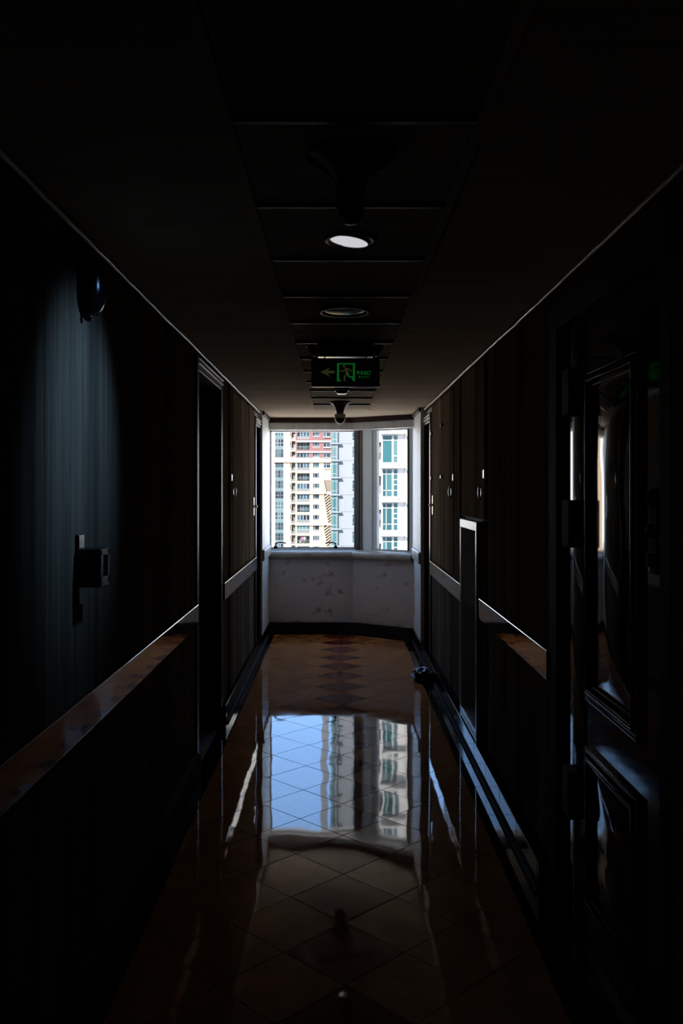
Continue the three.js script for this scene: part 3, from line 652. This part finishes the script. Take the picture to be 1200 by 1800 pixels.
  // leaning fins beside the end bay, one to every three floors, over flat sheets coloured dark for recess shade
  for (const [y1, y0, striped] of [[4.6, 0.85, false], [0.57, -8.4, true], [-8.45, -17.4, true]]) {
    part(t, 'recess_shade_sheet', bx(-4.15, 0.3, y0, y1, 0.02, 0.06), std([0.034, 0.027, 0.021], 0.8));
    const s = new THREE.Shape([[-4.3, y1], [-4.1, y1], [-2.7 + (striped ? 0 : -0.6), y0], [-4.3, y0]].map((q) => new THREE.Vector2(...q)));
    const g = new THREE.ExtrudeGeometry(s, { depth: 0.9, bevelEnabled: false }); g.translate(0, 0, 0.05); part(t, 'fin', metreUV(g), OUTM.creamPale);
    if (striped) for (let y = y1 - 0.5; y > y0 + 0.6; y -= 0.75) { const x = -4.1 + (y1 - y) / (y1 - y0) * 1.4, b = bx(-0.75, 0.75, -0.13, 0.13, 0.08, 0.7); b.rotateZ(0.72); b.translate(x + 0.75, y, 0); part(t, 'slat', b, OUTM.creamPale); }
  }
}
{ // pale bluish block, about 156 m away
  const Z = 156, t = thing('apartment_tower', 'pale bluish white block with teal bay windows, middle of the view', 'building', [0, 0, -Z]);
  const X0 = -0.75, X1 = 7.6, F = 3.0, y0 = 9.81;
  part(t, 'body', bx(X0 + 0.1, X1, GROUND, 78, -18, -0.6), OUTM.blueWhite);
  part(t, 'wall', bx(X0, X1, GROUND, y0 - 7 * F, -0.6, 0), OUTM.blueWhite);
  part(t, 'roof', bx(X0 - 0.6, X1 + 0.5, 78, 78.8, -18, 0.6), OUTM.blueWhite);
  for (let k = -22; k <= 7; k++) {
    const s = y0 - F * k;                                          // slab under this floor is at s - F .. ; bay hangs below slab s
    part(t, 'wall_panel', skin(-0.05, X1, s - F + 0.02, s - 0.02, 0, 0.6, [[2.55, 3.6, [[s - 2.4, s - 0.5]]], [5.2, 6.3, [[s - 2.4, s - 0.5]]]]), OUTM.blueWhite);
    part(t, 'floor_slab', bx(-1.45, 0.6, s - 0.12, s + 0.1, -0.6, 0.95), OUTM.blueWhite);
    windowUnit(t, -1.2, -0.05, s - F + 0.1, s - 0.12, 0.6, [-0.95, -0.3], [s - 0.6, s - 2.3], tealTones, 0.07);
    part(t, 'bay_side', bx(-1.2, -1.12, s - F + 0.1, s - 0.12, -0.4, 0.58), tealTones[2]);
    part(t, 'bay_side', bx(-0.13, -0.05, s - F + 0.1, s - 0.12, -0.02, 0.52), tealTones[1]);
    windowUnit(t, 2.55, 3.6, s - 2.4, s - 0.5, -0.15, [3.0], [s - 1.0, s - 1.9], tealTones, 0.08);
    windowUnit(t, 5.2, 6.3, s - 2.4, s - 0.5, -0.15, [5.7], [s - 1.0], tealTones, 0.08);
    const ac = part(t, 'air_conditioner', bx(2.75, 3.45, s - 2.75, s - 2.42, 0, 0.35), OUTM.frame);
    part(ac, 'fan_grille', bx(2.82, 3.2, s - 2.72, s - 2.45, 0.35, 0.36), OUTM.dark);
    if (k < -8) part(t, 'corner_pier', bx(-2.9, -1.75, s - F, s, -3.5, -0.2), OUTM.blueWhite);
  }
}
{ // white block close by on the right, about 79 m away
  const Z = 79, t = thing('balcony_block', 'white block with large teal bay windows, seen through the right window', 'building', [0, 0, -Z]);
  const X0 = 2.35, X1 = 11.5, F = 3.01, y0 = 6.6;
  part(t, 'body', bx(X0, X1, GROUND, 42, -16, -1.8), OUTM.white);
  part(t, 'roof', bx(X0 - 0.4, X1 + 0.4, 42, 42.6, -16, 0.7), OUTM.white);
  part(t, 'wall', bx(X0, X1, GROUND, y0 - 5 * F - 3.0, -1.8, 0), OUTM.white);
  for (let k = -12; k <= 5; k++) {
    const s = y0 - F * k;
    part(t, 'wall_panel', skin(X0, X1, s - F, s, 0, 1.8, [[2.6, 3.84, [[s - 2.3, s - 0.7]]], [3.94, 5.3, [[s - 2.55, s - 0.1]]], [7.6, 9.0, [[s - 2.3, s - 0.7]]]]), OUTM.white);
    part(t, 'ledge', bx(3.77, 5.96, s - 0.02, s + 0.16, -0.02, 0.75), OUTM.white);
    part(t, 'bay_base', bx(3.86, 5.36, s - F + 0.1, s - 2.55, -0.1, 0.35), OUTM.white);
    const plain = k === 0;
    const w = windowUnit(t, 3.94, 5.3, s - 2.55, s - 0.1, 0.05, plain ? [4.8, 4.93] : [4.28, 4.8, 4.93], plain ? [s - 0.55] : [s - 0.55, s - 2.0], tealTones, 0.075);
    part(w, 'mullion', bx(4.78, 4.95, s - 2.55, s - 0.1, 0.02, 0.1), OUTM.frame);
    for (const q of plain ? [1.95] : [1.05, 1.5, 2.0]) part(w, 'transom', bx(4.93, 5.3, s - q - 0.05, s - q + 0.05, 0.0, 0.08), OUTM.frame);
    part(t, 'balcony_back', bx(2.6, 3.84, s - 2.3, s - 0.7, -1.7, -1.5), k === 1 ? OUTM.dark : OUTM.slate);
    part(t, 'balcony_rail', [bx(2.6, 3.84, s - 1.65, s - 1.58, -0.3, -0.22), ...Array.from({ length: 10 }, (_, i) => bx(2.65 + i * 0.13, 2.68 + i * 0.13, s - 2.3, s - 1.6, -0.28, -0.24))], OUTM.slate);
    if (k === 0 || k === 2) for (let i = 0; i < 3; i++) part(t, 'laundry', bx(3.42 + i * 0.14, 3.53 + i * 0.14, s - 1.6 + 0.15 * (i % 2), s - 0.9, -0.7, -0.62, 0.02), pick([OUTM.clothWhite, OUTM.slate, OUTM.dark]));
    windowUnit(t, 7.6, 9.0, s - 2.3, s - 0.7, -0.2, [8.3], [s - 1.1], tealTones, 0.08);
    part(t, 'downpipe_bracket', bx(5.93, 6.03, s - 0.5, s - 0.35, 0, 0.15), OUTM.white);
  }
  part(t, 'downpipe', cylinder(0.06, 0.06, 60, 6.0, 12, 0.1, 12), OUTM.white);
}

renderer.render(scene, camera);
